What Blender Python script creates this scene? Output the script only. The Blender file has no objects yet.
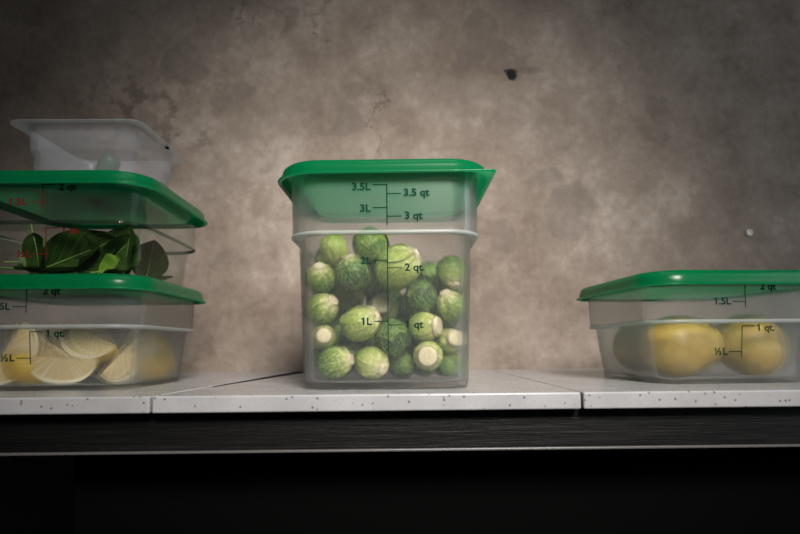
import bpy, bmesh, math, random
from mathutils import Vector, Matrix, Euler, Quaternion
C = bpy.context.scene.collection
SC = bpy.context.scene
R = math.radians
# ------------------------------------------------------------------ camera
CAM_H, YAW, PITCH, ROLL, HOR, FPX = .037, .7, 4.5, .52, 347., 552.
cam_d = bpy.data.cameras.new('camera')
cam = bpy.data.objects.new('camera', cam_d); C.objects.link(cam)
fw = Vector((math.sin(R(YAW))*math.cos(R(PITCH)), math.cos(R(YAW))*math.cos(R(PITCH)), math.sin(R(PITCH))))
rt = Vector((math.cos(R(YAW)), -math.sin(R(YAW)), 0)); up = rt.cross(fw)
rt2 = rt*math.cos(R(ROLL)) - up*math.sin(R(ROLL)); up2 = up*math.cos(R(ROLL)) + rt*math.sin(R(ROLL))
cam.matrix_world = Matrix(((rt2.x, up2.x, -fw.x, 0), (rt2.y, up2.y, -fw.y, 0), (rt2.z, up2.z, -fw.z, CAM_H), (0, 0, 0, 1)))
cam_d.sensor_width = 36; cam_d.lens = FPX/800*36
cam_d.shift_y = ((HOR-267) - FPX*math.tan(R(PITCH)))/800
cam_d.clip_start = .01; cam_d.clip_end = 20
cam_d.dof.use_dof = True; cam_d.dof.focus_distance = .50; cam_d.dof.aperture_fstop = 5.6
SC.camera = cam
# ------------------------------------------------------------------ world, lamps, exposure
w = bpy.data.worlds.new('room_light'); SC.world = w; w.use_nodes = True
w.node_tree.nodes['Background'].inputs[0].default_value = (.62, .72, .85, 1)
w.node_tree.nodes['Background'].inputs[1].default_value = .014
def lamp(kind, name, loc, aim, power, col, **k):
    d = bpy.data.lights.new(name, kind); o = bpy.data.objects.new(name, d); C.objects.link(o)
    o.location = loc; o.rotation_euler = (Vector(aim)-Vector(loc)).to_track_quat('-Z', 'Y').to_euler()
    d.energy = power; d.color = col
    for a, v in k.items(): setattr(d, a, v)
    return o
lamp('SPOT', 'key_vignette_spot', (.28, -.55, .84), (-.015, .86, .0), 176, (1, .955, .895), spot_size=R(43.5), spot_blend=1., shadow_soft_size=.26)  # key light; its cone falloff is shaped to stand in for lens vignetting
lamp('AREA', 'overhead_fill_light', (.15, .30, 1.75), (.1, .6, 0), 1.6, (1, .96, .90), shape='RECTANGLE', size=.6, size_y=.6)  # soft fill added overhead so the green lids glow through
lamp('AREA', 'side_window_light', (1.4, .05, .55), (0, .6, .1), 5.5, (.82, .92, 1), shape='RECTANGLE', size=.8, size_y=1.1)
SC.view_settings.view_transform = 'Standard'; SC.view_settings.look = 'None'
SC.view_settings.gamma = 1; SC.view_settings.use_curve_mapping = False
SC.view_settings.exposure = 0.0
SC.cycles.transparent_max_bounces = 32
SC.cycles.max_bounces = 14; SC.cycles.transmission_bounces = 10; SC.cycles.diffuse_bounces = 5
# ------------------------------------------------------------------ material helpers
class NT:
    def __init__(s, name):
        s.m = bpy.data.materials.new(name); s.m.use_nodes = True; s.t = s.m.node_tree; s.t.nodes.clear()
        s.out = s.t.nodes.new('ShaderNodeOutputMaterial')
    def n(s, typ, **k):
        o = s.t.nodes.new('ShaderNode'+typ)
        for a, v in k.items():
            if a.startswith('i_'): pass
            else: setattr(o, a, v)
        return o
    def link(s, a, b): s.t.links.new(a, b)
    def set(s, node, key, v):
        i = node.inputs[key]
        if hasattr(v, 'links') or hasattr(v, 'is_linked'): s.link(v, i)
        else: i.default_value = v
    def math(s, op, a, b=None, c=None, clamp=False):
        o = s.n('Math', operation=op, use_clamp=clamp)
        for k, v in enumerate((a, b, c)):
            if v is not None: s.set(o, k, v)
        return o.outputs[0]
    def mix(s, f, a, b, mode='MIX'):
        o = s.n('Mix', data_type='RGBA', blend_type=mode)
        s.set(o, 0, f); s.set(o, 6, a); s.set(o, 7, b)
        return o.outputs[2]
    def ramp(s, f, stops):
        o = s.n('ValToRGB'); e = o.color_ramp.elements
        while len(e) < len(stops): e.new(.5)
        for q, (p, c) in zip(e, stops):
            q.position = p; q.color = c if len(c) == 4 else (*c, 1)
        s.link(f, o.inputs[0]); return o.outputs[0]
    def step(s, f, a, b):
        o = s.n('MapRange', interpolation_type='SMOOTHSTEP')
        s.link(f, o.inputs[0]); o.inputs[1].default_value = a; o.inputs[2].default_value = b
        return o.outputs[0]
    def noise(s, vec, scale, detail=4, rough=.55, out=0):
        o = s.n('TexNoise'); s.link(vec, o.inputs['Vector'])
        o.inputs['Scale'].default_value = scale; o.inputs['Detail'].default_value = detail; o.inputs['Roughness'].default_value = rough
        return o.outputs[out]
    def coord(s, which='Object'): return s.n('TexCoord').outputs[which]
    def scaled(s, vec, sc):
        o = s.n('Mapping'); s.link(vec, o.inputs[0]); o.inputs['Scale'].default_value = sc; return o.outputs[0]
    def bump(s, h, strength=.3, dist=.001):
        o = s.n('Bump'); s.link(h, o.inputs['Height']); o.inputs['Strength'].default_value = strength; o.inputs['Distance'].default_value = dist
        return o.outputs[0]
    def pbsdf(s, **k):
        o = s.n('BsdfPrincipled')
        for a, v in k.items(): s.set(o, a.replace('_', ' '), v)
        return o
    def surf(s, sock): s.link(sock, s.out.inputs[0]); return s.m
def c4(r, g, b): return (r, g, b, 1)

def mat_concrete():
    t = NT('concrete'); P = t.coord()
    big = t.noise(P, 2.2, 5, .6); mid = t.noise(P, 15, 8, .66); fine = t.noise(P, 70, 6, .7)
    f = t.math('ADD', t.math('MULTIPLY', big, .45), t.math('MULTIPLY', mid, .38))
    f = t.math('ADD', f, t.math('MULTIPLY', fine, .17))
    col = t.ramp(f, [(.36, (.150, .113, .089)), (.45, (.232, .183, .149)), (.53, (.305, .248, .207)), (.62, (.44, .375, .322))])
    # rounded damp patches
    vo = t.n('TexVoronoi', feature='SMOOTH_F1'); dn = t.noise(P, 14, 3, .5, out=1)
    add = t.n('Mix', data_type='RGBA', blend_type='LINEAR_LIGHT'); add.inputs[0].default_value = .05
    t.link(P, add.inputs[6]); t.link(dn, add.inputs[7]); t.link(add.outputs[2], vo.inputs['Vector']); vo.inputs['Scale'].default_value = 7.5
    vo.inputs['Smoothness'].default_value = .15
    patch = t.math('SUBTRACT', 1., t.step(vo.outputs['Distance'], .27, .34))
    gate = t.step(t.noise(P, 1.7, 2, .5), .50, .58)
    col = t.mix(t.math('MULTIPLY', t.math('MULTIPLY', patch, gate), .40), col, c4(.15, .122, .105))
    pale = t.step(t.noise(P, 26, 5, .7), .60, .74)
    col = t.mix(t.math('MULTIPLY', pale, .30), col, c4(.52, .47, .43))
    # hairline cracks
    n2 = t.noise(P, 5.5, 6, .6, out=1)
    ad2 = t.n('Mix', data_type='RGBA', blend_type='LINEAR_LIGHT'); ad2.inputs[0].default_value = .22
    t.link(P, ad2.inputs[6]); t.link(n2, ad2.inputs[7])
    v2 = t.n('TexVoronoi', feature='DISTANCE_TO_EDGE'); v2.inputs['Scale'].default_value = 3.1; t.link(ad2.outputs[2], v2.inputs['Vector'])
    crack = t.math('SUBTRACT', 1., t.step(v2.outputs['Distance'], .001, .008))
    cg = t.step(t.noise(P, 3.7, 3, .5), .60, .68)
    crack = t.math('MULTIPLY', crack, cg)
    col = t.mix(t.math('MULTIPLY', crack, .55), col, c4(.06, .048, .042))
    # dark mould spots and a chipped pit, each where it sits on the wall
    sep = t.n('SeparateXYZ'); t.link(P, sep.inputs[0]); wob = t.noise(P, 40, 3, .6)
    def blob(x, z, rx, rz, soft, wa):
        dx = t.math('DIVIDE', t.math('SUBTRACT', sep.outputs[0], x), rx); dz = t.math('DIVIDE', t.math('SUBTRACT', sep.outputs[2], z), rz)
        d = t.math('SQRT', t.math('ADD', t.math('MULTIPLY', dx, dx), t.math('MULTIPLY', dz, dz)))
        d = t.math('ADD', d, t.math('MULTIPLY', t.math('SUBTRACT', wob, .5), wa))
        return t.math('SUBTRACT', 1., t.step(d, 1-soft, 1+soft))
    spots = t.step(t.noise(P, 34, 5, .7), .50, .58)
    for (x, z, rx, rz, soft, wa, st) in [(-.425, .435, .085, .06, .8, 1.2, .55), (-.38, .37, .09, .03, .7, 1.5, .45), (.235, .495, .022, .006, .6, 1.4, 0)]:
        b = blob(x, z, rx, rz, soft, wa)
        if st: b = t.math('MULTIPLY', b, spots)
        col = t.mix(t.math('MULTIPLY', b, st or .45), col, c4(.075, .058, .055))
    b = blob(.201, .489, .0095, .0085, .25, 3.2)
    col = t.mix(b, col, c4(.012, .011, .010))
    h = t.math('SUBTRACT', t.math('ADD', t.math('MULTIPLY', mid, .6), t.math('MULTIPLY', fine, .5)), t.math('ADD', t.math('MULTIPLY', crack, .5), b))
    p = t.pbsdf(Base_Color=col, Roughness=.86, Normal=t.bump(h, .45, .004)); p.inputs['Specular IOR Level'].default_value = .3
    return t.surf(p.outputs[0])

def mat_quartz():
    t = NT('speckled_quartz'); P = t.coord()
    base = t.ramp(t.noise(P, 30, 4), [(.3, (.38, .375, .385)), (.7, (.46, .455, .465))])
    def specks(scale, lo, hi, col, a, src, thr=.6):
        v = t.n('TexVoronoi', feature='F1'); v.inputs['Scale'].default_value = scale; t.link(P, v.inputs['Vector'])
        sepc = t.n('SeparateColor'); t.link(v.outputs['Color'], sepc.inputs[0])
        m = t.math('MULTIPLY', t.math('SUBTRACT', 1., t.step(v.outputs['Distance'], lo, hi)), t.step(sepc.outputs[0], thr, thr+.03))
        return t.mix(t.math('MULTIPLY', m, a), src, col)
    col = specks(250, .12, .34, c4(.10, .09, .09), .85, base, .72)
    col = specks(520, .12, .34, c4(.28, .26, .26), .6, col, .7)
    p = t.pbsdf(Base_Color=col, Roughness=.22); return t.surf(p.outputs[0])

def mat_simple(name, col, rough, spec=.5, bumpscale=None, bs=.2, sss=None):
    t = NT(name); k = dict(Base_Color=c4(*col), Roughness=rough)
    if bumpscale: k['Normal'] = t.bump(t.noise(t.coord(), bumpscale, 3), bs, .0006)
    p = t.pbsdf(**k); p.inputs['Specular IOR Level'].default_value = spec
    return t.surf(p.outputs[0])

def mat_blackwood():
    t = NT('black_wood'); P = t.scaled(t.coord(), (3, 40, 60))
    f = t.noise(P, 6, 6, .65)
    col = t.ramp(f, [(.38, (.0015, .0015, .0015)), (.6, (.005, .0049, .0047)), (.75, (.014, .0135, .013))])
    p = t.pbsdf(Base_Color=col, Roughness=.42, Normal=t.bump(f, .5, .001)); return t.surf(p.outputs[0])

def mat_green_plastic():
    t = NT('green_plastic'); P = t.coord()
    h = t.noise(P, 900, 2, .5)
    p = t.pbsdf(Base_Color=c4(.001, .112, .038), Roughness=.24, Normal=t.bump(h, .12, .0004)); p.inputs['Specular IOR Level'].default_value = .38
    tr = t.n('BsdfTranslucent'); tr.inputs[0].default_value = c4(.02, .90, .55)
    m = t.n('MixShader'); m.inputs[0].default_value = .36
    t.link(p.outputs[0], m.inputs[1]); t.link(tr.outputs[0], m.inputs[2])
    return t.surf(m.outputs[0])

def mat_film(name, tint, haze, hazecol, rough, coat, refr=0., ior=1.45, edge=.8):
    """thin plastic wall: mostly see-through, a share of milky scatter, a glossy skin"""
    t = NT(name)
    tr = t.n('BsdfTransparent'); tr.inputs[0].default_value = c4(*tint)
    base = tr.outputs[0]
    if refr:
        rf = t.n('BsdfRefraction'); rf.inputs['Color'].default_value = c4(*tint); rf.inputs['Roughness'].default_value = .12; rf.inputs['IOR'].default_value = 1.2
        mr = t.n('MixShader'); mr.inputs[0].default_value = refr; t.link(base, mr.inputs[1]); t.link(rf.outputs[0], mr.inputs[2]); base = mr.outputs[0]
    df = t.n('BsdfDiffuse'); df.inputs[0].default_value = c4(*hazecol)
    tl = t.n('BsdfTranslucent'); tl.inputs[0].default_value = c4(*hazecol)
    dm = t.n('MixShader'); dm.inputs[0].default_value = .45; t.link(df.outputs[0], dm.inputs[1]); t.link(tl.outputs[0], dm.inputs[2])
    lw = t.n('LayerWeight'); lw.inputs[0].default_value = .35
    f = t.math('ADD', haze, t.math('MULTIPLY', t.math('POWER', lw.outputs['Facing'], 2.), haze*edge), clamp=True)
    m1 = t.n('MixShader'); t.link(f, m1.inputs[0]); t.link(base, m1.inputs[1]); t.link(dm.outputs[0], m1.inputs[2])
    gl = t.n('BsdfGlossy'); gl.inputs['Roughness'].default_value = rough
    fr = t.n('Fresnel'); fr.inputs[0].default_value = ior
    m2 = t.n('MixShader'); t.link(t.math('MULTIPLY', fr.outputs[0], coat), m2.inputs[0])
    t.link(m1.outputs[0], m2.inputs[1]); t.link(gl.outputs[0], m2.inputs[2])
    return t.surf(m2.outputs[0])

def mat_sprout(name, lo, mid, hi):
    """leaf with pale midrib and side veins in the leaf's own uv (u across, v from stem to tip)"""
    t = NT(name); uv = t.coord('UV'); P = t.coord()
    sp = t.n('SeparateXYZ'); t.link(uv, sp.inputs[0]); u, v = sp.outputs[0], sp.outputs[1]
    du = t.math('ABSOLUTE', t.math('SUBTRACT', u, .5))
    nz = t.noise(P, 4.5, 5, .65)
    rib = t.math('SUBTRACT', 1., t.step(t.math('ADD', du, t.math('MULTIPLY', v, .03)), .012, .055))
    ph = t.math('ADD', t.math('MULTIPLY', t.math('SUBTRACT', v, t.math('MULTIPLY', du, 1.1)), 30.), t.math('MULTIPLY', nz, 6.))
    sv1 = t.step(t.math('SINE', ph), .84, 1.0)
    net = t.n('TexVoronoi', feature='DISTANCE_TO_EDGE', voronoi_dimensions='2D'); net.inputs['Scale'].default_value = 1.
    t.link(t.scaled(uv, (7, 9, 1)), net.inputs['Vector'])
    sv = t.math('MAXIMUM', t.math('MULTIPLY', sv1, .8), t.math('MULTIPLY', t.math('SUBTRACT', 1., t.step(net.outputs['Distance'], .0, .10)), .55))
    base = t.ramp(t.math('ADD', v, t.math('MULTIPLY', t.math('SUBTRACT', nz, .5), 1.5)), [(.02, lo), (.34, mid), (.9, hi)])
    col = t.mix(t.math('MULTIPLY', t.math('MAXIMUM', rib, t.math('MULTIPLY', sv, 0.75)), .62), base, c4(.66, .70, .32))
    h = t.math('ADD', t.math('MULTIPLY', sv, .5), t.math('ADD', rib, t.math('MULTIPLY', nz, .8)))
    p = t.pbsdf(Base_Color=col, Roughness=.22, Normal=t.bump(h, .8, .0014))
    return t.surf(p.outputs[0])

def mat_cut_stem():
    t = NT('cut_sprout_stem'); P = t.coord()
    f = t.noise(P, 7, 5, .6)
    col = t.ramp(f, [(.3, (.52, .45, .24)), (.5, (.70, .60, .38)), (.72, (.80, .73, .53))])
    p = t.pbsdf(Base_Color=col, Roughness=.5, Normal=t.bump(f, .3, .0008)); return t.surf(p.outputs[0])

def mat_leaf(name, dark, light, vein):
    t = NT(name); uv = t.coord('UV'); sp = t.n('SeparateXYZ'); t.link(uv, sp.inputs[0]); u, v = sp.outputs[0], sp.outputs[1]
    du = t.math('ABSOLUTE', t.math('SUBTRACT', u, .5)); nz = t.noise(t.coord(), 60, 4, .6)
    ph = t.math('ADD', t.math('MULTIPLY', t.math('SUBTRACT', v, t.math('MULTIPLY', du, .9)), 40.), t.math('MULTIPLY', nz, 3.))
    sv = t.step(t.math('SINE', ph), .75, .99)
    col = t.mix(nz, c4(*dark), c4(*light)); col = t.mix(t.math('MULTIPLY', sv, .35), col, c4(*vein))
    p = t.pbsdf(Base_Color=col, Roughness=.45, Normal=t.bump(t.math('ADD', t.math('MULTIPLY', sv, -.6), nz), .45, .0015)); p.inputs['Specular IOR Level'].default_value = .12
    tl = t.n('BsdfTranslucent'); t.link(col, tl.inputs[0]); m = t.n('MixShader'); m.inputs[0].default_value = .25
    t.link(p.outputs[0], m.inputs[1]); t.link(tl.outputs[0], m.inputs[2])
    return t.surf(m.outputs[0])

def mat_lemon(name, a, b, c):
    t = NT(name); P = t.coord(); nz = t.noise(P, 45, 4, .6)
    col = t.ramp(nz, [(.3, a), (.55, b), (.75, c)])
    vo = t.n('TexVoronoi', feature='F1'); vo.inputs['Scale'].default_value = 420; t.link(P, vo.inputs['Vector'])
    p = t.pbsdf(Base_Color=col, Roughness=.38, Normal=t.bump(vo.outputs['Distance'], .22, .0010))
    p.inputs['Subsurface Weight'].default_value = .15; p.inputs['Subsurface Radius'].default_value = (.006, .004, .001); p.inputs['Subsurface Scale'].default_value = 1.
    return t.surf(p.outputs[0])

def mat_flesh():
    t = NT('lemon_flesh'); uv = t.coord('UV'); sp = t.n('SeparateXYZ'); t.link(uv, sp.inputs[0]); u, v = sp.outputs[0], sp.outputs[1]
    an = t.math('ARCTAN2', t.math('ADD', v, .25), u)
    nz = t.noise(t.scaled(uv, (6, 2.2, 1)), 5, 4, .6)
    cell = t.step(t.math('SINE', t.math('ADD', t.math('MULTIPLY', an, 26.), t.math('MULTIPLY', nz, 6.))), -.2, .9)
    mem = t.math('SUBTRACT', 1., t.step(t.math('ABSOLUTE', t.math('SINE', t.math('MULTIPLY', an, 3.))), .02, .10))
    col = t.ramp(nz, [(.3, (.62, .44, .18)), (.6, (.71, .55, .28)), (.8, (.77, .65, .39))])
    col = t.mix(t.math('MULTIPLY', cell, .30), col, c4(.90, .80, .50)); col = t.mix(t.math('MULTIPLY', mem, .7), col, c4(.92, .87, .68))
    p = t.pbsdf(Base_Color=col, Roughness=.25, Normal=t.bump(cell, .25, .0008)); return t.surf(p.outputs[0])

M = dict(
    concrete=mat_concrete(), quartz=mat_quartz(), black_wood=mat_blackwood(), green=mat_green_plastic(),
    steel=mat_simple('dark_steel', (.12, .115, .11), .35), grout=mat_simple('joint_shadow', (.02, .02, .02), .8),
    black=mat_simple('black_laminate', (.0015, .0015, .0015), .8, .05), floor=mat_simple('dark_floor', (.03, .03, .03), .6), plug=mat_simple('wall_plug', (.75, .72, .68), .5),
    pp=mat_film('frosted_plastic', (.988, .990, .988), .042, (.86, .93, .93), .34, .30, .30),
    clear=mat_film('clear_plastic', (.93, .95, .94), .003, (.6, .65, .62), .06, .12, 0., 1.5),
    pan=mat_film('milky_plastic', (.97, .975, .985), .17, (.62, .65, .70), .25, .35),
    pp_edge_glint=mat_film('frosted_edge_glint', (.97, .98, .98), .34, (.86, .93, .92), .3, .8),  # extra milkiness stands in for light caught along the frosted ledge
    clear_edge_dark=mat_film('clear_edge_darkening', (.30, .42, .36), .02, (.6, .65, .62), .06, .9, 0., 1.55),  # dark tint stands in for the refraction line of the clear ledge
    ink=mat_simple('green_ink', (.002, .030, .018), .8, .1), red_ink=mat_simple('red_ink', (.11, .003, .008), .8, .1),
    sprout=mat_sprout('sprout_leaf', (.76, .72, .36), (.27, .37, .062), (.05, .145, .016)),
    sprout_pale=mat_sprout('pale_sprout_leaf', (.84, .80, .44), (.50, .56, .14), (.22, .34, .05)),
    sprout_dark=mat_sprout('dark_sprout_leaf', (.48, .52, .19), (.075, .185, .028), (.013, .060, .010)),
    stem=mat_cut_stem(), lemon=mat_lemon('lemon_skin', (.44, .285, .05), (.53, .37, .075), (.58, .44, .13)), peel=mat_lemon('wedge_peel', (.62, .38, .02), (.72, .47, .035), (.78, .56, .09)), flesh=mat_flesh(), pith=mat_simple('lemon_pith', (.92, .86, .62), .5),
    basil=mat_leaf('basil_leaf', (.010, .036, .006), (.050, .100, .018), (.13, .20, .055)),
    basil_pale=mat_leaf('pale_leaf_underside', (.10, .17, .05), (.20, .29, .11), (.34, .42, .2)),
    basil_bright=mat_leaf('young_leaf', (.12, .26, .02), (.26, .42, .05), (.4, .5, .15)),
    rib=mat_simple('leaf_rib', (.16, .25, .06), .4), chunk=mat_simple('pale_green_flesh', (.085, .15, .085), .45, .5, 90),
)
# ------------------------------------------------------------------ mesh helpers
def obj(name, bm, mat, parent=None, smooth=True, loc=None):
    me = bpy.data.meshes.new(name); bmesh.ops.recalc_face_normals(bm, faces=bm.faces)
    bm.to_mesh(me); bm.free()
    for p in me.polygons: p.use_smooth = smooth
    me.materials.append(mat)
    o = bpy.data.objects.new(name, me); C.objects.link(o)
    if parent: o.parent = parent
    if loc: o.location = loc
    return o
def tag(o, label=None, cat=None, group=None, kind=None):
    if label: o['label'] = label
    if cat: o['category'] = cat
    if group: o['group'] = group
    if kind: o['kind'] = kind
    return o
def root(name, loc, label, cat, group=None, rotz=0):
    o = bpy.data.objects.new(name, None); C.objects.link(o); o.location = loc; o.rotation_euler = (0, 0, rotz); o.empty_display_size = .02
    return tag(o, label, cat, group)
def box_bm(lo, hi, bevel=0., seg=2):
    bm = bmesh.new(); bmesh.ops.create_cube(bm, size=1)
    for v in bm.verts: v.co = Vector([lo[i]+(v.co[i]+.5)*(hi[i]-lo[i]) for i in range(3)])
    if bevel: bmesh.ops.bevel(bm, geom=bm.edges[:], offset=bevel, segments=seg, profile=.5, affect='EDGES')
    return bm
def rr(hx, hy, r, n=10):
    """rounded rectangle outline, n+1 points per corner; r is one radius or four (from +x+y round to +x-y)"""
    rs = r if isinstance(r, (tuple, list)) else (r,)*4
    pts = []
    for k, (sx, sy) in enumerate(((1, 1), (-1, 1), (-1, -1), (1, -1))):
        q = min(rs[k], hx*.999, hy*.999)
        for i in range(n+1):
            a = math.pi/2*k + math.pi/2*i/n
            pts.append((sx*(hx-q)+q*math.cos(a), sy*(hy-q)+q*math.sin(a)))
    # straight runs get mid points so that long faces shade evenly
    return pts
def loft(rings, cap0=True, cap1=True):
    """rings: list of (points2d, z)"""
    bm = bmesh.new(); prev = None; first = None
    for pts, z in rings:
        cur = [bm.verts.new((x, y, z)) for x, y in pts]
        if prev:
            n = len(cur)
            for i in range(n): bm.faces.new((prev[i], prev[(i+1) % n], cur[(i+1) % n], cur[i]))
        else: first = cur
        prev = cur
    if cap0: bm.faces.new(first)
    if cap1: bm.faces.new(prev)
    return bm

def add_text(bm, s, x, y, z, size, align, tilt=(math.pi/2, 0, 0)):
    cu = bpy.data.curves.new('lettering', 'FONT'); cu.body = s; cu.size = size; cu.align_x = align; cu.align_y = 'CENTER'; cu.offset = size*.028
    o = bpy.data.objects.new('lettering', cu); C.objects.link(o)
    me = bpy.data.meshes.new_from_object(o.evaluated_get(bpy.context.evaluated_depsgraph_get()))
    bpy.data.objects.remove(o); bpy.data.curves.remove(cu)
    mt = Matrix.Translation((x, y, z)) @ Euler(tilt).to_matrix().to_4x4() @ Matrix.Diagonal((1.08, 1, 1, 1))
    if s[0] == '1' and me.vertices:                       # the figure one gets its flag
        x0 = min(v.co.x for v in me.vertices); y1 = max(v.co.y for v in me.vertices if v.co.x < x0+size*.12); q = bmesh.new(); q.from_mesh(me)
        q.faces.new([q.verts.new(p) for p in ((x0+size*.03, y1, 0), (x0-size*.16, y1-size*.15, 0), (x0-size*.16, y1-size*.25, 0), (x0+size*.03, y1-size*.12, 0))]); q.to_mesh(me); q.free()
    me.transform(mt); bm.from_mesh(me); bpy.data.meshes.remove(me)
def add_bar(bm, x0, x1, z0, z1, yf):
    vs = [bm.verts.new((x, yf(z)-.00025, z)) for x, z in ((x0, z0), (x1, z0), (x1, z1), (x0, z1))]; bm.faces.new(vs)

# ------------------------------------------------------------------ the setting
WALL_Y = .885
wl = obj('wall_back', box_bm((-2.2, WALL_Y, -.9), (2.2, WALL_Y+.12, 1.9)), M['concrete'], smooth=False); tag(wl, 'stained grey brown concrete wall behind the counter', 'wall', kind='structure')
fl = obj('floor', box_bm((-2.2, -1.6, -.96), (2.2, WALL_Y, -.9)), M['floor'], smooth=False); tag(fl, 'dark floor below the counter', 'floor', kind='structure')
plug = obj('wall_plug', loft([(rr(.0001, .0001, .0001, 4), 0), (rr(.0055, .0055, .0054, 4), 0), (rr(.0055, .0055, .0054, 4), .0025), (rr(.0035, .0035, .0034, 4), .004), (rr(.0032, .0032, .0031, 4), .0025)]), M['plug'])
plug.rotation_euler = (math.pi/2, 0, 0); plug.location = (.5825, WALL_Y, .218); tag(plug, 'small white plug set in the concrete wall above the lemon container', 'wall plug')

# counter slabs: speckled quartz, 13 mm thick, with open joints that widen to the back
def slab(xl0, xl1, xr0, xr1, label, y0=.441, y1=WALL_Y-.002):
    bm = bmesh.new(); t0, t1 = -.0135, 0
    vs = [bm.verts.new(p) for p in ((xl0, y0, t0), (xr0, y0, t0), (xr1, y1, t0), (xl1, y1, t0), (xl0, y0, t1), (xr0, y0, t1), (xr1, y1, t1), (xl1, y1, t1))]
    for f in ((3, 2, 1, 0), (4, 5, 6, 7), (0, 1, 5, 4), (1, 2, 6, 5), (2, 3, 7, 6), (3, 0, 4, 7)): bm.faces.new([vs[i] for i in f])
    bmesh.ops.bevel(bm, geom=bm.edges[:], offset=.0014, segments=3, profile=.5, affect='EDGES')
    o = obj('counter_slab', bm, M['quartz'], smooth=False); return tag(o, label, 'countertop slab', 'speckled slabs of the counter')
slab(-.9, -.9, -.1925, -.1563, 'pale speckled counter slab under the stacked containers')
slab(-.1905, -.1282, .1485, .151, 'pale speckled counter slab under the tall container of sprouts')
sl = bmesh.new(); vs = [sl.verts.new(p) for p in ((-.1815, .56, -.0006), (-.1805, .56, -.0006), (-.1285, .8829, -.0006), (-.1560, .8829, -.0006), (-.1815, .56, -.012), (-.1805, .56, -.012), (-.1285, .8829, -.012), (-.1560, .8829, -.012))]
for f in ((0, 1, 2, 3), (7, 6, 5, 4), (0, 4, 5, 1), (1, 5, 6, 2), (2, 6, 7, 3), (3, 7, 4, 0)): sl.faces.new([vs[i] for i in f])
tag(obj('joint_filler', sl, M['black'], smooth=False), 'black wedge filling the widening joint behind the sprout container', 'filler')  # black wedge fills the gap so that the joint reads dark
slab(.1505, .1535, .9, .9, 'pale speckled counter slab under the container of whole lemons')
bt = root('support_beam', (0, .452, -.0135), 'black wooden beam running under the front of the speckled counter', 'beam')
obj('board', box_bm((-1.0, .002, -.0310), (1.0, .034, -.0005), .001), M['black_wood'], bt, smooth=False)
lip = obj('edge_strip', box_bm((-1.0, -.001, -.0332), (1.0, .034, -.0312), .0006), M['steel'], bt, smooth=False); lip['label'] = 'thin dark metal strip along the lower edge'
cb = root('base_cabinet', (0, .50, -.0140), 'black cabinet carrying the speckled counter from below', 'cabinet')
obj('carcass', box_bm((-.285, .02, -.84), (1.2, WALL_Y-.504, -.0005), .002), M['black'], cb, smooth=False)
obj('front_panel', box_bm((-.283, 0, -.80), (1.198, .0195, -.02), .002), M['black'], cb, smooth=False)

# ------------------------------------------------------------------ containers
EL = .0975     # half width of a lid at its lip
def make_lid(parent, H, sharp=None):
    """green lid: recessed panel, rounded rim, flared skirt and flat lip; sharp = index of a corner drawn out into a lift tab"""
    prof = [(.072, -.0110, .0255), (.0765, -.0103, .026), (.0795, -.0015, .028), (.0810, -.0003, .029), (.083, 0, .030), (.0868, -.0003, .032), (.0905, -.0014, .034), (.0929, -.0036, .035),
            (.0942, -.0075, .036), (.0950, -.0122, .036), (.0956, -.0130, .036), (.0972, -.0132, 'L'), (EL, -.0139, 'L'), (.0971, -.0148, 'L'), (.0950, -.0148, 'M'),
            (.0936, -.0128, .0345), (.0925, -.0075, .034), (.0905, -.0045, .033), (.087, -.0032, .032), (.0832, -.0034, .030), (.0820, -.0044, .029), (.0795, -.0128, .028), (.0765, -.0136, .027), (.072, -.0138, .0255)]
    def rad(r):
        if r not in ('L', 'M'): return r
        base = .0365
        if sharp is None: return base
        rs = [base]*4; rs[sharp] = .005 if r == 'L' else .010
        return tuple(rs)
    rings = [(rr(.03, .03, .01, 12), -.0112)] + [(rr(e, e, rad(r), 12), z) for e, z, r in prof] + [(rr(.03, .03, .01, 12), -.0136)]
    rings = [(p, z+H) for p, z in rings]
    o = obj('lid', loft(rings), M['green'], parent); o['label'] = 'green plastic lid'
    return o
T = .0013
def make_body(parent, mat, H, ledge, base, fz=.0075, name='body'):
    top, low, up_ = H-.0065, .0795, .0850
    b = base
    out = [(b-.006, 0.0, .020), (b-.0015, .0006, .023), (b, .0030, .025), (b+.0003, .008, .025), (low, ledge-.0032, .028), (low+.0006, ledge-.0024, .028), (low+.003, ledge-.0017, .029),
           (up_-.0006, ledge-.0012, .030), (up_+.0002, ledge-.0002, .030), (up_, ledge+.0014, .030), (up_, ledge+.004, .030), (up_+.0010, top-.002, .030), (up_+.0010, top, .030)]
    inn = [(e-T, z+ (0 if z > .02 else T), max(r-T, .004)) for e, z, r in out[::-1]]
    inn[0] = (up_+.0010-T, top, .030-T)
    # the inside floor sits a little above the foot
    inn = [q for q in inn if q[1] > .02] + [(b-T, fz+.005, .0237), (b-T-.0012, fz+.0012, .022), (b-T-.005, fz, .018)]
    rings = [(rr(.02, .02, .008, 10), .0015)] + [(rr(b-.010, b-.010, .017, 10), .0015)] + [(rr(e, e, r, 10), z) for e, z, r in out+inn] + [(rr(.02, .02, .008, 10), fz)]
    bd = loft([(rr(e, e, r, 10), z+ledge) for e, z, r in ((up_-.0004, -.0030, .030), (up_+.0005, -.0026, .030), (up_+.0007, -.0014, .030), (up_+.0006, .0002, .030), (up_-.0004, .0008, .030))], False, False)
    br = obj('ledge_glint_band', bd, M['clear_edge_dark'] if mat is M['clear'] else M['pp_edge_glint'], parent); br['label'] = 'added band round the wall step, tinted to carry its bright or dark edge line'
    return obj(name, loft(rings), mat, parent)
def front_y(H, ledge, base):
    def f(z):
        if z > ledge: return -(.0850 + .0010*(z-ledge)/(H-.0065-ledge)) - .0004
        return -(base + (.0795-base)*(z/ledge)) - .0006
    return f
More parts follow.
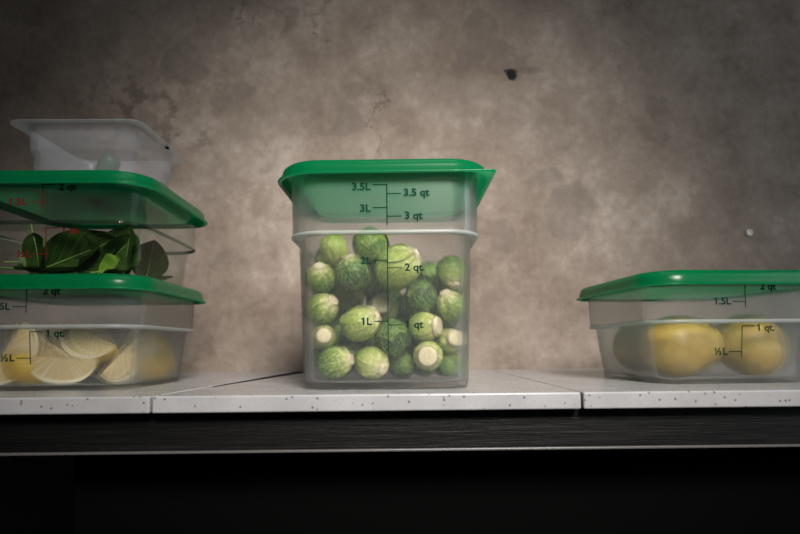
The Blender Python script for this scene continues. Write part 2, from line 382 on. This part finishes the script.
def scale_marks(parent, mat, yf, cx, lines, ticks, texts, size):
    bm = bmesh.new(); th = .00042
    for z0, z1 in lines: add_bar(bm, cx-th*1.1, cx+th*1.1, z0, z1, yf)
    for x0, x1, z in ticks: add_bar(bm, cx+x0, cx+x1, z-th, z+th, yf)
    for s, x, z, al in texts: add_text(bm, s, cx+x, yf(z)-.0004, z, size, al)
    o = obj('scale_lettering', bm, mat, parent, smooth=False)
    return o
def two_quart(loc, label, body_mat, ink, group, inklabel, rotz=0, cx=0.):
    H, ledge, base = .1055, .0590, .0735
    r = root('storage_container', loc, label, 'food container', group, rotz)
    b = make_body(r, body_mat, H, ledge, base, .0042)
    make_lid(r, H)
    yf = front_y(H, ledge, base)
    o = scale_marks(r, ink, yf, cx, [(.0705, .0925), (.0245, .0540)], [(0, .0125, .0922), (-.0125, 0, .0760), (0, .0120, .0537), (-.0125, 0, .0300)],
                [('2 qt', .0145, .0895, 'LEFT'), ('1.5L', -.0142, .0760, 'RIGHT'), ('1 qt.', .0142, .0517, 'LEFT'), ('½L', -.0142, .0300, 'RIGHT')], .0088)
    o['label'] = inklabel
    return r
RX, RY = .3185, .588
LX, LY = -.3170, .581
two_quart((RX, RY, 0), 'low frosted square container with green lid holding whole lemons', M['pp'], M['ink'], None, 'dark green volume marks', R(3.5))
two_quart((LX, LY, 0), 'low frosted square container with green lid holding cut lemon wedges', M['pp'], M['ink'], None, 'dark green volume marks', 0, -.0105)
ULZ = .1055-.0107
two_quart((LX+.0005, LY, ULZ), 'low clear square container with green lid holding dark leafy greens', M['clear'], M['red_ink'], None, 'dark red volume marks', 0, -.0005)
MX, MY = -.006, .5585
mr = root('storage_container', (MX, MY, 0), 'tall frosted square container with green lid full of brussels sprouts', 'food container', None, R(-1.2))
MH, ML, MB = .2010, .1380, .0748
make_body(mr, M['pp'], MH, ML, MB, .0062); make_lid(mr, MH, sharp=3)
yf = front_y(MH, ML, MB)
o = scale_marks(mr, M['ink'], yf, .003, [(.1425, .1790), (.0335, .1300)],
    [(-.0125, 0, .1785), (0, .0125, .1705), (-.0125, 0, .1582), (0, .0125, .1505), (-.0125, 0, .1130), (0, .0125, .1062), (-.0125, 0, .0595), (0, .0130, .0562)],
    [('3.5L', -.0142, .1765, 'RIGHT'), ('3.5 qt', .0142, .1710, 'LEFT'), ('3L', -.0142, .1575, 'RIGHT'), ('3 qt', .0150, .1508, 'LEFT'), ('2L', -.0142, .1125, 'RIGHT'), ('2 qt.', .0148, .1062, 'LEFT'),
     ('1L', -.0142, .0592, 'RIGHT'), ('1 qt', .0148, .0562, 'LEFT')], .0090)
o['label'] = 'dark green volume marks'

# small food pan on top of the stack
PZ = ULZ + .1055 - .0107
pan = root('food_pan', (-.2965, .5625, PZ), 'small milky plastic food pan with a wide rim, on top of the stack', 'food pan')
ph = .0545
po = [(.044, 0, .012), (.0465, .0015, .014), (.0475, .006, .015), (.0490, .030, .016), (.0505, .0312, .017), (.0512, .0325, .017), (.0520, .050, .018), (.0530, .0528, .019), (.0580, .0536, .016), (.0612, .0531, .013), (.0618, .0536, .013), (.0614, ph-.0002, .013), (.0600, ph, .013),
      (.0530, ph-.0001, .018), (.0512, .0532, .0175), (.0505, .050, .0165), (.0497, .0333, .0158), (.0478, .0305, .0150), (.0462, .006, .0138), (.043, .0016, .011)]
obj('tray', loft([(rr(.02, .02, .006), 0)]+[(rr(e*1.025, e*1.01, r), z*1.12) for e, z, r in po]+[(rr(.02, .02, .006), .0014)]), M['pan'], pan)

so = obj('rim_slot', loft([(rr(.0016, .0030, .0015, 6), -.0006), (rr(.0016, .0030, .0015, 6), .0006)]), M['black'], pan); so.location = (.0585, .010, .0598); so['label'] = 'small dark slot in the wide rim'
# ------------------------------------------------------------------ brussels sprouts
def leaf_patch(seed, az, wid, vtop, rad, sx, sz, lift, mat, parent):
    """one wrapped leaf: a patch over the ball, from the stem end to vtop, its free edge slightly lifted and wavy"""
    rnd = random.Random(seed); ph1, ph2 = rnd.uniform(0, 6), rnd.uniform(0, 6)
    bm = bmesh.new(); uvl = bm.loops.layers.uv.new(); nu, nv = 14, 14; g = []
    for j in range(nv+1):
        v = j/nv; row = []
        th = R(22) + (vtop-R(22))*v
        wv = wid*(.42+.58*math.sin(math.pi*min(1, .12+.80*v))) * (1 if v < .75 else math.sqrt(max(.02, 1-((v-.75)/.265)**2)))
        for i in range(nu+1):
            u = i/nu; a = az + wv*(u-.5)*2
            edge = max(abs(u-.5)*2, v)**6
            rr_ = rad + lift*edge*(.75+.35*math.sin(5*u*3+ph1)+.25*math.sin(7*v*2+ph2)) - .03*(1-v)**4
            x, y, z = math.sin(th)*math.cos(a)*rr_*sx, math.sin(th)*math.sin(a)*rr_*sx, -math.cos(th)*rr_*sz
            row.append((bm.verts.new((x, y, z)), (u, v)))
        g.append(row)
    for j in range(nv):
        for i in range(nu):
            q = (g[j][i], g[j][i+1], g[j+1][i+1], g[j+1][i]); f = bm.faces.new([k[0] for k in q])
            for lp, k in zip(f.loops, q): lp[uvl].uv = k[1]
    o = obj('outer_leaf', bm, mat, parent); return o
def make_sprout(seed, mat, inner, sz=1.12, stem_r=.35):
    """unit-sized sprout (radius 1), stem end at -z"""
    rnd = random.Random(seed)
    r = root('brussels_sprout', (0, 0, 0), 'x', 'brussels sprout')
    bm = bmesh.new(); uvl = bm.loops.layers.uv.new(); nu, nv = 36, 22; g = []
    for j in range(nv+1):
        v = j/nv; th = R(14)+(math.pi-R(14))*v; row = []
        for i in range(nu+1):
            a = 2*math.pi*i/nu
            q = .955 + .022*math.sin(3*a+seed+2*v) + .012*math.sin(5*a+7*v)
            row.append((q*math.sin(th)*math.cos(a), q*math.sin(th)*math.sin(a), -q*math.cos(th)*sz, (i/nu*3) % 1.0 if i < nu else 1., v))
        g.append(row)
    vv = [[None]*(nu+1) for _ in range(nv+1)]
    for j in range(nv+1):
        for i in range(nu): vv[j][i] = bm.verts.new(g[j][i][:3])
        vv[j][nu] = vv[j][0]
    for j in range(nv):
        for i in range(nu):
            try: f = bm.faces.new((vv[j][i], vv[j][i+1], vv[j+1][i+1], vv[j+1][i]))
            except ValueError: continue
            u0 = (i % 12)/12; us = (u0, u0+1/12, u0+1/12, u0); vs = (j/nv, j/nv, (j+1)/nv, (j+1)/nv)
            for lp, a, b in zip(f.loops, us, vs): lp[uvl].uv = (a, b)
    bm.faces.new([vv[0][i] for i in range(nu)][::-1])
    obj('head', bm, inner, r)
    n = rnd.choice((5, 6)); a0 = rnd.uniform(0, 6)
    for k in range(n):
        leaf_patch(seed*31+k, a0+k*2*math.pi/n*1.0+rnd.uniform(-.25, .25), rnd.uniform(.72, 1.0), R(rnd.uniform(105, 152)), .985+.028*((k*2) % n)/n, 1., sz, rnd.uniform(.03, .085), mat, r)
    s = stem_r
    obj('stem', loft([(rr(s*.5, s*.5, s*.49, 6), -1.035*sz), (rr(s*.90, s*.90, s*.89, 6), -1.04*sz), (rr(s, s, s*.99, 6), -1.015*sz), (rr(s*1.06, s*1.06, s*1.04, 6), -.93*sz), (rr(s*1.25, s*1.25, s*1.2, 6), -.78*sz)]), M['stem'], r)
    return r
def copy_tree(o, parent=None):
    c = o.copy(); C.objects.link(c)
    if parent: c.parent = parent
    for ch in o.children: copy_tree(ch, c)
    return c
KINDS = {}
def sprout_kind(k):
    if k not in KINDS:
        kind, s = k
        if kind == 'g': KINDS[k] = make_sprout(3+s, M['sprout'], M['sprout'])
        if kind == 'p': KINDS[k] = make_sprout(13+s, M['sprout_pale'], M['sprout_pale'], 1.15)
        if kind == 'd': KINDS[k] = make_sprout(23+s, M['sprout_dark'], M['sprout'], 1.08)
        if kind == 'c': KINDS[k] = make_sprout(33+s, M['sprout_pale'], M['sprout_pale'], 1.10, .58)
        return KINDS[k]
    return copy_tree(KINDS[k])
def at(x, y, Y):
    v = fw + rt2*((x-400)/FPX) + up2*((267 + (HOR-267) - FPX*math.tan(R(PITCH)) - y)/FPX)
    return Vector((0, 0, CAM_H)) + v*(Y/v.y)
# each: kind, where (metres in the room), radius, direction of the cut stem, label
SPROUTS = [
    # x, y seen, depth, radius px, kind, stem direction, label
    (334, 249, .508, 15.5, ('p', 0), (.2, .3, -1), 'pale sprout at the top left of the pile, just under the ledge'),
    (371, 246, .520, 20, ('g', 0), (.3, .6, -.9), 'green sprout at the top of the pile, just left of the scale line'),
    (320.5, 279, .509, 16.5, ('g', 1), (0, -.75, .8), 'green sprout against the left wall, second down from the top'),
    (353.5, 274, .504, 19.5, ('d', 0), (-.3, -.2, .9), 'dark green sprout below and between the two top left ones'),
    (399, 270, .507, 24.5, ('p', 1), (.9, -.12, .5), 'largest sprout, pale yellow green, behind the two quart mark'),
    (431, 276, .545, 14, ('d', 1), (.1, .5, -.8), 'dark sprout set back to the right of the largest one'),
    (455, 271, .508, 17, ('g', 2), (.15, -.3, -1), 'green sprout highest at the right wall, pale stem end down'),
    (421.5, 296, .508, 18, ('d', 0), (.2, .5, -1), 'dark curly leaved sprout under the two quart mark'),
    (453.5, 306, .508, 17, ('g', 1), (-.45, -.5, .9), 'yellow green sprout at the right wall, pale end up'),
    (322, 316, .508, 18, ('g', 2), (.8, -.5, .5), 'round green sprout in the middle of the left wall'),
    (361, 324, .507, 19.5, ('p', 2), (.95, -.15, .35), 'light green sprout at the one litre mark'),
    (384, 308, .548, 17, ('c', 0), (-.1, -1, .2), 'cream coloured sprout set back above the one litre mark'),
    (420, 327, .507, 16.5, ('c', 1), (1, -.5, .0), 'sprout with cream cut end turned right, beside the one quart mark'),
    (327, 344.5, .507, 13.5, ('c', 2), (.15, -1, .1), 'small sprout with cut end facing out, lower left'),
    (391, 343, .508, 20, ('d', 1), (.2, .6, -.7), 'dark wet sprout crossed by the foot of the scale line'),
    (428, 355.5, .505, 16.5, ('c', 0), (-.1, -1, -.05), 'sprout with big pale cut end facing out, lower right'),
    (449, 340, .520, 14.5, ('c', 2), (.3, -.7, .1), 'brownish sprout at the right wall above the corner'),
    (331, 371, .507, 18, ('g', 0), (1, -.35, .2), 'green sprout on the floor of the box in the left corner'),
    (378, 373, .508, 17.5, ('p', 0), (.75, -.8, -.4), 'pale sprout on the floor of the box in the middle'),
    (354, 354, .535, 16, ('d', 0), (.3, .7, .2), 'shaded sprout set back between the lower left ones'),
    (450, 367, .530, 14, ('g', 1), (.5, .5, .6), 'shaded sprout in the lower right corner'),
    (406, 372, .528, 15, ('d', 1), (.2, .8, .1), 'shaded sprout on the floor right of the middle'),
    (346, 299, .545, 15, ('g', 2), (.2, -.5, .6), 'blurred sprout set back above the light green one'),
    (336, 333, .550, 16, ('d', 0), (-.4, .5, .6), 'deep shaded sprout behind the left wall row'),
    (440, 318, .553, 17, ('d', 1), (-.4, .5, .6), 'deep shaded sprout behind the right wall row'),
    (405, 312, .560, 18, ('d', 0), (.4, .5, .6), 'deep shaded sprout behind the middle of the pile'),
    (375, 292, .556, 17, ('d', 1), (.4, -.5, .6), 'deep shaded sprout behind the largest one'),
    (370, 345, .556, 18, ('g', 0), (.4, .5, .6), 'deep green sprout behind the lower middle'),
    (318, 355, .545, 16, ('d', 1), (.4, .5, .6), 'deep shaded sprout low at the left wall'),
    (425, 340, .556, 18, ('d', 0), (-.4, .5, .6), 'deep shaded sprout between the two cut ends'),
    (335, 265, .565, 18, ('d', 1), (.2, .5, .4), 'shaded sprout in the third row behind the upper left ones'),
    (385, 275, .575, 18, ('d', 0), (-.2, .5, .4), 'shaded sprout in the third row behind the two quart mark'),
    (425, 295, .575, 18, ('d', 1), (.3, .5, .4), 'shaded sprout in the third row behind the curly leaved one'),
    (350, 310, .585, 18, ('d', 0), (.1, .5, .4), 'shaded sprout in the third row at mid height, left'),
    (395, 330, .585, 18, ('d', 1), (.2, .5, -.4), 'shaded sprout in the third row behind the wet dark one'),
    (440, 345, .585, 18, ('d', 0), (.4, .5, .4), 'shaded sprout in the third row low at the right'),
    (345, 360, .585, 18, ('d', 1), (-.2, .5, .4), 'shaded sprout in the third row low at the left'),
    (398, 362, .585, 18, ('d', 0), (.2, .4, .4), 'shaded sprout in the third row on the floor, middle'),
    (352, 292, .570, 20, ('d', 1), (.2, .5, .4), 'shaded sprout in the third row left of the two quart mark'),
    (388, 300, .580, 20, ('d', 0), (.2, .3, .4), 'shaded sprout in the third row behind the cream coloured one'),
    (364, 376, .555, 17, ('d', 0), (.2, .5, .4), 'shaded sprout on the floor of the box behind the pale middle one'),
    (420, 378, .548, 16, ('d', 1), (.3, .5, -.4), 'shaded sprout on the floor of the box behind the big pale cut end'),
    (402, 380, .565, 17, ('g', 0), (-.2, .5, .3), 'shaded sprout on the box floor, second row, just right of the scale line'),
    (440, 380, .565, 17, ('d', 0), (.2, .5, .3), 'shaded sprout on the floor of the box near the back right'),
    (345, 380, .575, 17, ('d', 1), (.2, -.5, .3), 'shaded sprout on the floor of the box near the back left'),
    (310, 300, .548, 15, ('d', 0), (-.2, .5, .6), 'deep shaded sprout in the back at the left wall'),
    (455, 290, .552, 15, ('d', 1), (-.2, .5, .6), 'deep shaded sprout in the back at the right wall'),
]
rs = random.Random(5)
pos, radii = [], []
for (px, py, Y, rp, kd, sd, lab) in SPROUTS:
    pos.append(at(px, py, Y)); radii.append(rp*Y/FPX*.90)
floor_z = .0068
for it in range(160):                                   # let the pile settle: nothing inside anything else, nothing through the box
    for i in range(len(pos)):
        for j in range(i):
            d = pos[i]-pos[j]; need = (radii[i]+radii[j])*.985; l = d.length
            if l < need:
                d = d/max(l, 1e-6); wi, wj = (.15 if i < 19 else .85), (.15 if j < 19 else .85); k = (need-l)/(wi+wj)*.5
                pos[i] = pos[i]+d*k*wi; pos[j] = pos[j]-d*k*wj
    for i, p in enumerate(pos):
        q = Matrix.Rotation(R(1.2), 3, 'Z') @ (p-Vector((MX, MY, 0))); lim = .0735+.004*min(q.z, .13)/.13-radii[i]*1.10
        q.x = max(-lim, min(lim, q.x)); q.y = max(-lim, min(lim, q.y)); q.z = max(floor_z+radii[i]*1.10, q.z)
        pos[i] = (Matrix.Rotation(R(-1.2), 3, 'Z') @ q)+Vector((MX, MY, 0))
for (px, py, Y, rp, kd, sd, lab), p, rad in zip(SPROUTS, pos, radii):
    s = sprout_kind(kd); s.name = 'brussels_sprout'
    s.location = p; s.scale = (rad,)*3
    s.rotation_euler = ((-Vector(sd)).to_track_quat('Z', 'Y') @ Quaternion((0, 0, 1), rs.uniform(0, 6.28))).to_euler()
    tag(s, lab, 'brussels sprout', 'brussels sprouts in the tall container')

# ------------------------------------------------------------------ whole lemons
def lemon_bm(L=.046, Rr=.033, seed=0):
    n, m = 40, 36; bm = bmesh.new(); rows = []
    for j in range(n+1):
        t = -1+2*j/n
        th = math.acos(max(-1, min(1, -t))); x = -math.cos(th)*L; r = Rr*math.sin(th)**.92
        # nipple at +x, small button at -x
        if t > .80: k = (t-.80)/.20; x = L*(.80+.42*k) ; r = Rr*(.565*(1-k)**1.25 + .26*math.sqrt(max(0, 1-k*k))*min(1, k*3+.2)) if k < 1 else 0
        row = []
        for i in range(m):
            a = 2*math.pi*i/m; q = 1+.012*math.sin(2*a+seed)+.010*math.sin(3*a+5*t+seed)
            row.append(bm.verts.new((x, r*q*math.cos(a), r*q*math.sin(a))) if r > 1e-5 else None)
        if row[0] is None: row = [bm.verts.new((x, 0, 0))]
        rows.append(row)
    for a, b in zip(rows, rows[1:]):
        if len(a) == 1:
            for i in range(m): bm.faces.new((a[0], b[(i+1) % m], b[i]))
        elif len(b) == 1:
            for i in range(m): bm.faces.new((a[i], a[(i+1) % m], b[0]))
        else:
            for i in range(m): bm.faces.new((a[i], a[(i+1) % m], b[(i+1) % m], b[i]))
    return bm
def lemon(loc, rot, sc, label, seed):
    o = obj('lemon', lemon_bm(seed=seed), M['lemon']); o.location = loc; o.rotation_euler = [R(a) for a in rot]; o.scale = sc
    bm2 = loft([(rr(.0001, .0001, .00009, 4), .0006), (rr(.0026, .0026, .0025, 4), .0006), (rr(.0034, .0034, .0033, 4), -.0006), (rr(.003, .003, .0029, 4), -.002)])
    s = obj('stem_button', bm2, M['rib'], o); s.rotation_euler = (0, -math.pi/2, 0); s.location = (-.0459, 0, 0)
    return tag(o, label, 'lemon', 'whole lemons in the low container')
FZ = .0046
lemon((.2850, .5505, FZ+.0312), (4, 0, 0), (.80, .93, .93), 'whole lemon with its pointed tip turned right, at the front of the container', 1)
lemon((.3600, .5575, FZ+.0318), (0, 28, -100), (.76, .93, .93), 'whole lemon seen end on, behind the half litre mark', 2)
lemon((.2840, .6235, FZ+.0308), (0, 0, 8), (.76, .90, .90), 'shaded whole lemon at the back left of the container', 4)

# ------------------------------------------------------------------ lemon wedges
def make_wedge(loc, rot, span, sc, label, L=.036, Rr=.029):
    """lengthwise wedge; axis along x, rind away from the axis, first cut face in the plane y=0 looking to -y"""
    r = root('lemon_wedge', loc, label, 'lemon wedge', 'cut lemon wedges in the low container'); r.rotation_euler = [R(a) for a in rot]; r.scale = (sc,)*3
    def P(t, k, a):   # t along (-1..1), k radial share, a angle from straight down about x
        x = L*math.sin(t*math.pi/2)*(.92+.08*k); q = Rr*math.cos(t*math.pi/2)**.9*k
        return (x, q*math.sin(a), -q*math.cos(a))
    n, m = 28, 12; bm = bmesh.new()
    for i in range(n):
        for j in range(m):
            t0, t1 = -1+2*i/n, -1+2*(i+1)/n; a0, a1 = span*j/m, span*(j+1)/m
            vs = []
            for q in ((t0, a0), (t1, a0), (t1, a1), (t0, a1)): vs.append(bm.verts.new(P(q[0], 1, q[1])))
            bm.faces.new(vs)
    bmesh.ops.remove_doubles(bm, verts=bm.verts, dist=1e-6); obj('peel', bm, M['peel'], r)
    K = .84
    bp = bmesh.new()
    for a in (0, span):
        for i in range(n):
            t0, t1 = -1+2*i/n, -1+2*(i+1)/n
            vs = [bp.verts.new(P(*q, a)) for q in ((t0, 1), (t1, 1), (t1, K), (t0, K))]
            if a: vs = vs[::-1]
            bp.faces.new(vs)
    bmesh.ops.remove_doubles(bp, verts=bp.verts, dist=1e-6)
    obj('pith', bp, M['pith'], r)
    bf = bmesh.new(); uvl = bf.loops.layers.uv.new()
    for a in (0, span):
        for i in range(n):
            for j in range(6):
                t0, t1 = -1+2*i/n, -1+2*(i+1)/n; k0, k1 = K*j/6, K*(j+1)/6
                q4 = ((t0, k0), (t1, k0), (t1, k1), (t0, k1)); vs = [bf.verts.new(P(*q, a)) for q in q4]
                f = bf.faces.new(vs if not a else vs[::-1])
                for lp, q in zip(f.loops, q4 if not a else q4[::-1]):
                    pp = P(q[0], q[1], 0); lp[uvl].uv = (pp[0]/L, -pp[2]/Rr)
    bmesh.ops.remove_doubles(bf, verts=bf.verts, dist=1e-6)
    obj('flesh', bf, M['flesh'], r)
    return r
def keep_inside(r, cx, cy, lo, hi):
    off = (cx, cy, 0)
    for _ in range(4):
        bpy.context.view_layer.update()
        vs = [r.matrix_basis @ v.co for c in r.children for v in c.data.vertices]
        ext = [(min(v[a] for v in vs), max(v[a] for v in vs)) for a in range(3)]
        k = min((hi[a]-lo[a])/(ext[a][1]-ext[a][0]) for a in range(3))
        if k < 1: r.scale = [q*k*.995 for q in r.scale]; continue
        for a in range(3):
            l, h = lo[a]+off[a], hi[a]+off[a]; mn, mx = ext[a]
            if mn < l: r.location[a] += l-mn
            elif mx > h: r.location[a] += h-mx
        break
    return r
def mw(px, py, Y, rot, span, sc, label): return make_wedge(at(px, py, Y), rot, R(span), sc, label)
class _b: pass
WEDGES = [
    (62, 360, .522, (4, 2, 4), 80, .86, 'lemon wedge at the front with its half round cut face looking out'),
    (126, 358, .565, (6, -46, 52), 75, .98, 'lemon wedge standing on its tip at the front right'),
    (92, 334, .560, (-35, 20, -20), 75, .95, 'lemon wedge lying high in the middle, broad pale cut face outward'),
    (46, 340, .555, (10, 35, 12), 75, .9, 'lemon wedge leaning behind the front one, left of it'),
    (4, 352, .525, (10, -62, 10), 75, .9, 'lemon wedge standing on end at the left edge of the picture'),
    (34, 376, .540, (-118, 8, 8), 85, .75, 'lemon wedge lying peel up below the half litre mark'),
    (164, 352, .628, (-130, 62, 22), 85, .82, 'lemon wedge turned peel outward near the right wall'),
    (155, 377, .600, (-125, 4, 58), 80, .66, 'lemon wedge lying flat on the box floor at the right wall'),
    (-30, 375, .545, (20, 10, 10), 80, .8, 'lemon wedge lying low beyond the left edge'),
    (5, 345, .605, (-20, 30, -10), 80, .9, 'lemon wedge in the second row at the left'),
    (118, 352, .605, (-25, -30, 10), 80, .8, 'lemon wedge in the second row behind the standing one'),
    (78, 362, .605, (15, 160, 10), 80, .9, 'lemon wedge in the second row behind the front one'),
]
for a in WEDGES: keep_inside(mw(*a), LX, LY, (-.0718, -.0718, FZ), (.0718, .0718, .09))

# ------------------------------------------------------------------ leafy greens
def make_leaf(loc, rot, L, W, bend, cup, mat, label, seed=0):
    rnd = random.Random(seed); r = root('basil_leaf', loc, label, 'basil leaf', 'basil leaves in the clear container'); r.rotation_euler = [R(a) for a in rot]
    nu, nv = 16, 24; bm = bmesh.new(); uvl = bm.loops.layers.uv.new(); g = []
    p1, p2 = rnd.uniform(0, 6), rnd.uniform(0, 6)
    def P(u, v):
        wv = W*(math.sin(math.pi*min(1, v**.85*.985+.012))**.72)*.5
        s = (u-.5)*2; y = s*wv; x = L*v
        z = cup*wv*abs(s)**1.6 + bend*L*v*v + .0016*math.sin(9*v+p1)*s*s + .0012*math.sin(13*v+p2+3*s)*abs(s)
        z += .0010*math.cos((v-abs(s)*.25)*38)*abs(s)*(1-abs(s))
        return (x, y, z)
    for j in range(nv+1): g.append([(bm.verts.new(P(i/nu, j/nv)), (i/nu, j/nv)) for i in range(nu+1)])
    for j in range(nv):
        for i in range(nu):
            q = (g[j][i], g[j][i+1], g[j+1][i+1], g[j+1][i]); f = bm.faces.new([k[0] for k in q])
            for lp, k in zip(f.loops, q): lp[uvl].uv = k[1]
    obj('blade', bm, mat, r)
    # midrib and stalk: one tapering round tube
    bt_ = bmesh.new(); prev = None; n = 18
    for k in range(n+1):
        v = -.28+1.24*k/n; x, y, z = P(.5, max(0, v)); x = L*v
        if v < 0: z = -.02*L*abs(v)
        rad = .0011*(1-.75*max(0, v))
        cur = [bt_.verts.new((x, rad*math.cos(a*math.pi/3), z-.0003+rad*math.sin(a*math.pi/3))) for a in range(6)]
        if prev:
            for a in range(6): bt_.faces.new((prev[a], prev[(a+1) % 6], cur[(a+1) % 6], cur[a]))
        prev = cur
    obj('midrib', bt_, M['rib'], r)
    return r
GZ = ULZ+.0085
LEAVES = [
    # px, py, depth, rotation, length, width, bend, cup, material, label
    (32, 238, .535, (78, 62, 8), .048, .030, .15, .5, 'basil_pale', 'leaf with pale underside hanging at the left of the clear container'),
    (30, 228, .520, (100, 70, -15), .040, .032, .1, .3, 'basil', 'dark leaf standing upright beside the pale one'),
    (40, 268, .520, (105, -25, 10), .070, .044, .12, .4, 'basil', 'broad dark leaf pressed against the front below the upper mark'),
    (62, 272, .568, (70, -35, -12), .072, .046, -.05, .45, 'basil', 'long dark leaf slanting up to the right behind the front one'),
    (88, 276, .588, (110, -58, 5), .065, .042, .08, .5, 'basil', 'dark folded leaf rising at the front right corner'),
    (128, 282, .540, (80, -75, -20), .045, .036, .1, .3, 'basil', 'dark leaf behind the reflecting corner of the clear container'),
    (92, 270, .512, (60, -10, 14), .024, .017, .6, .9, 'basil_bright', 'small bright curled leaf low at the front right'),
    (146, 280, .615, (90, -80, 10), .046, .040, .05, .2, 'basil', 'round dark leaf upright near the right wall'),
    (-10, 268, .530, (15, 5, 5), .075, .045, .05, .3, 'basil', 'dark leaf lying flat at the left of the pile'),
    (-40, 262, .560, (20, -5, 35), .070, .045, .05, .3, 'basil', 'dark leaf lying flat at the back left of the pile'),
    (66, 268, .600, (85, -40, 20), .070, .048, .05, .3, 'basil', 'dark leaf standing in the middle of the pile'),
    (62, 262, .517, (70, -20, -8), .040, .026, .35, .9, 'basil', 'small curled dark leaf low at the front, left of the bright curled one'),
    (122, 268, .530, (100, -55, 40), .040, .030, .3, .8, 'basil', 'curled dark leaf turned away at the front right corner'),
    (104, 272, .548, (95, -70, 25), .050, .036, .1, .4, 'basil', 'narrow dark leaf standing just left of the reflecting corner'),
    (48, 262, .615, (88, -50, -10), .055, .042, .08, .3, 'basil', 'dark leaf standing at the back behind the pale one'),
    (100, 268, .630, (92, -60, 15), .055, .046, .06, .3, 'basil', 'dark leaf standing against the back wall of the clear container'),
    (-15, 264, .600, (85, -30, 5), .055, .040, .06, .3, 'basil', 'dark leaf standing beyond the left edge of the picture'),
    (150, 284, .600, (20, -8, 25), .040, .028, .1, .3, 'basil', 'small dark leaf lying at the back right corner'),
    (60, 276, .615, (8, -4, -5), .060, .046, .05, .3, 'basil', 'dark leaf lying under the upright ones'),
]
for i, (px, py, Y, rot, L, W, bd, cp, mt, lab) in enumerate(LEAVES):
    keep_inside(make_leaf(at(px, py, Y), rot, L*1.05, W*1.1, bd, cp, M[mt], lab, i), LX+.0005, LY, (-.0708, -.0708, GZ-.003), (.0708, .0708, GZ+.056))

# pale green piece in the pan on top
ch = obj('vegetable_piece', loft([(rr(.003, .003, .0029, 6), -.024), (rr(.0075, .0075, .0074, 6), -.023), (rr(.0092, .0092, .009, 6), -.018), (rr(.0098, .0098, .0096, 6), .010), (rr(.0092, .0092, .009, 6), .018), (rr(.0075, .0075, .0074, 6), .0215), (rr(.004, .004, .0039, 6), .023)]), M['chunk'])
ch.location = (-.2890, .5450, PZ+.0205); ch.rotation_euler = (R(10), R(28), 0)
tag(ch, 'pale green rounded vegetable piece lying in the milky pan', 'vegetable')
bpy.context.view_layer.update()
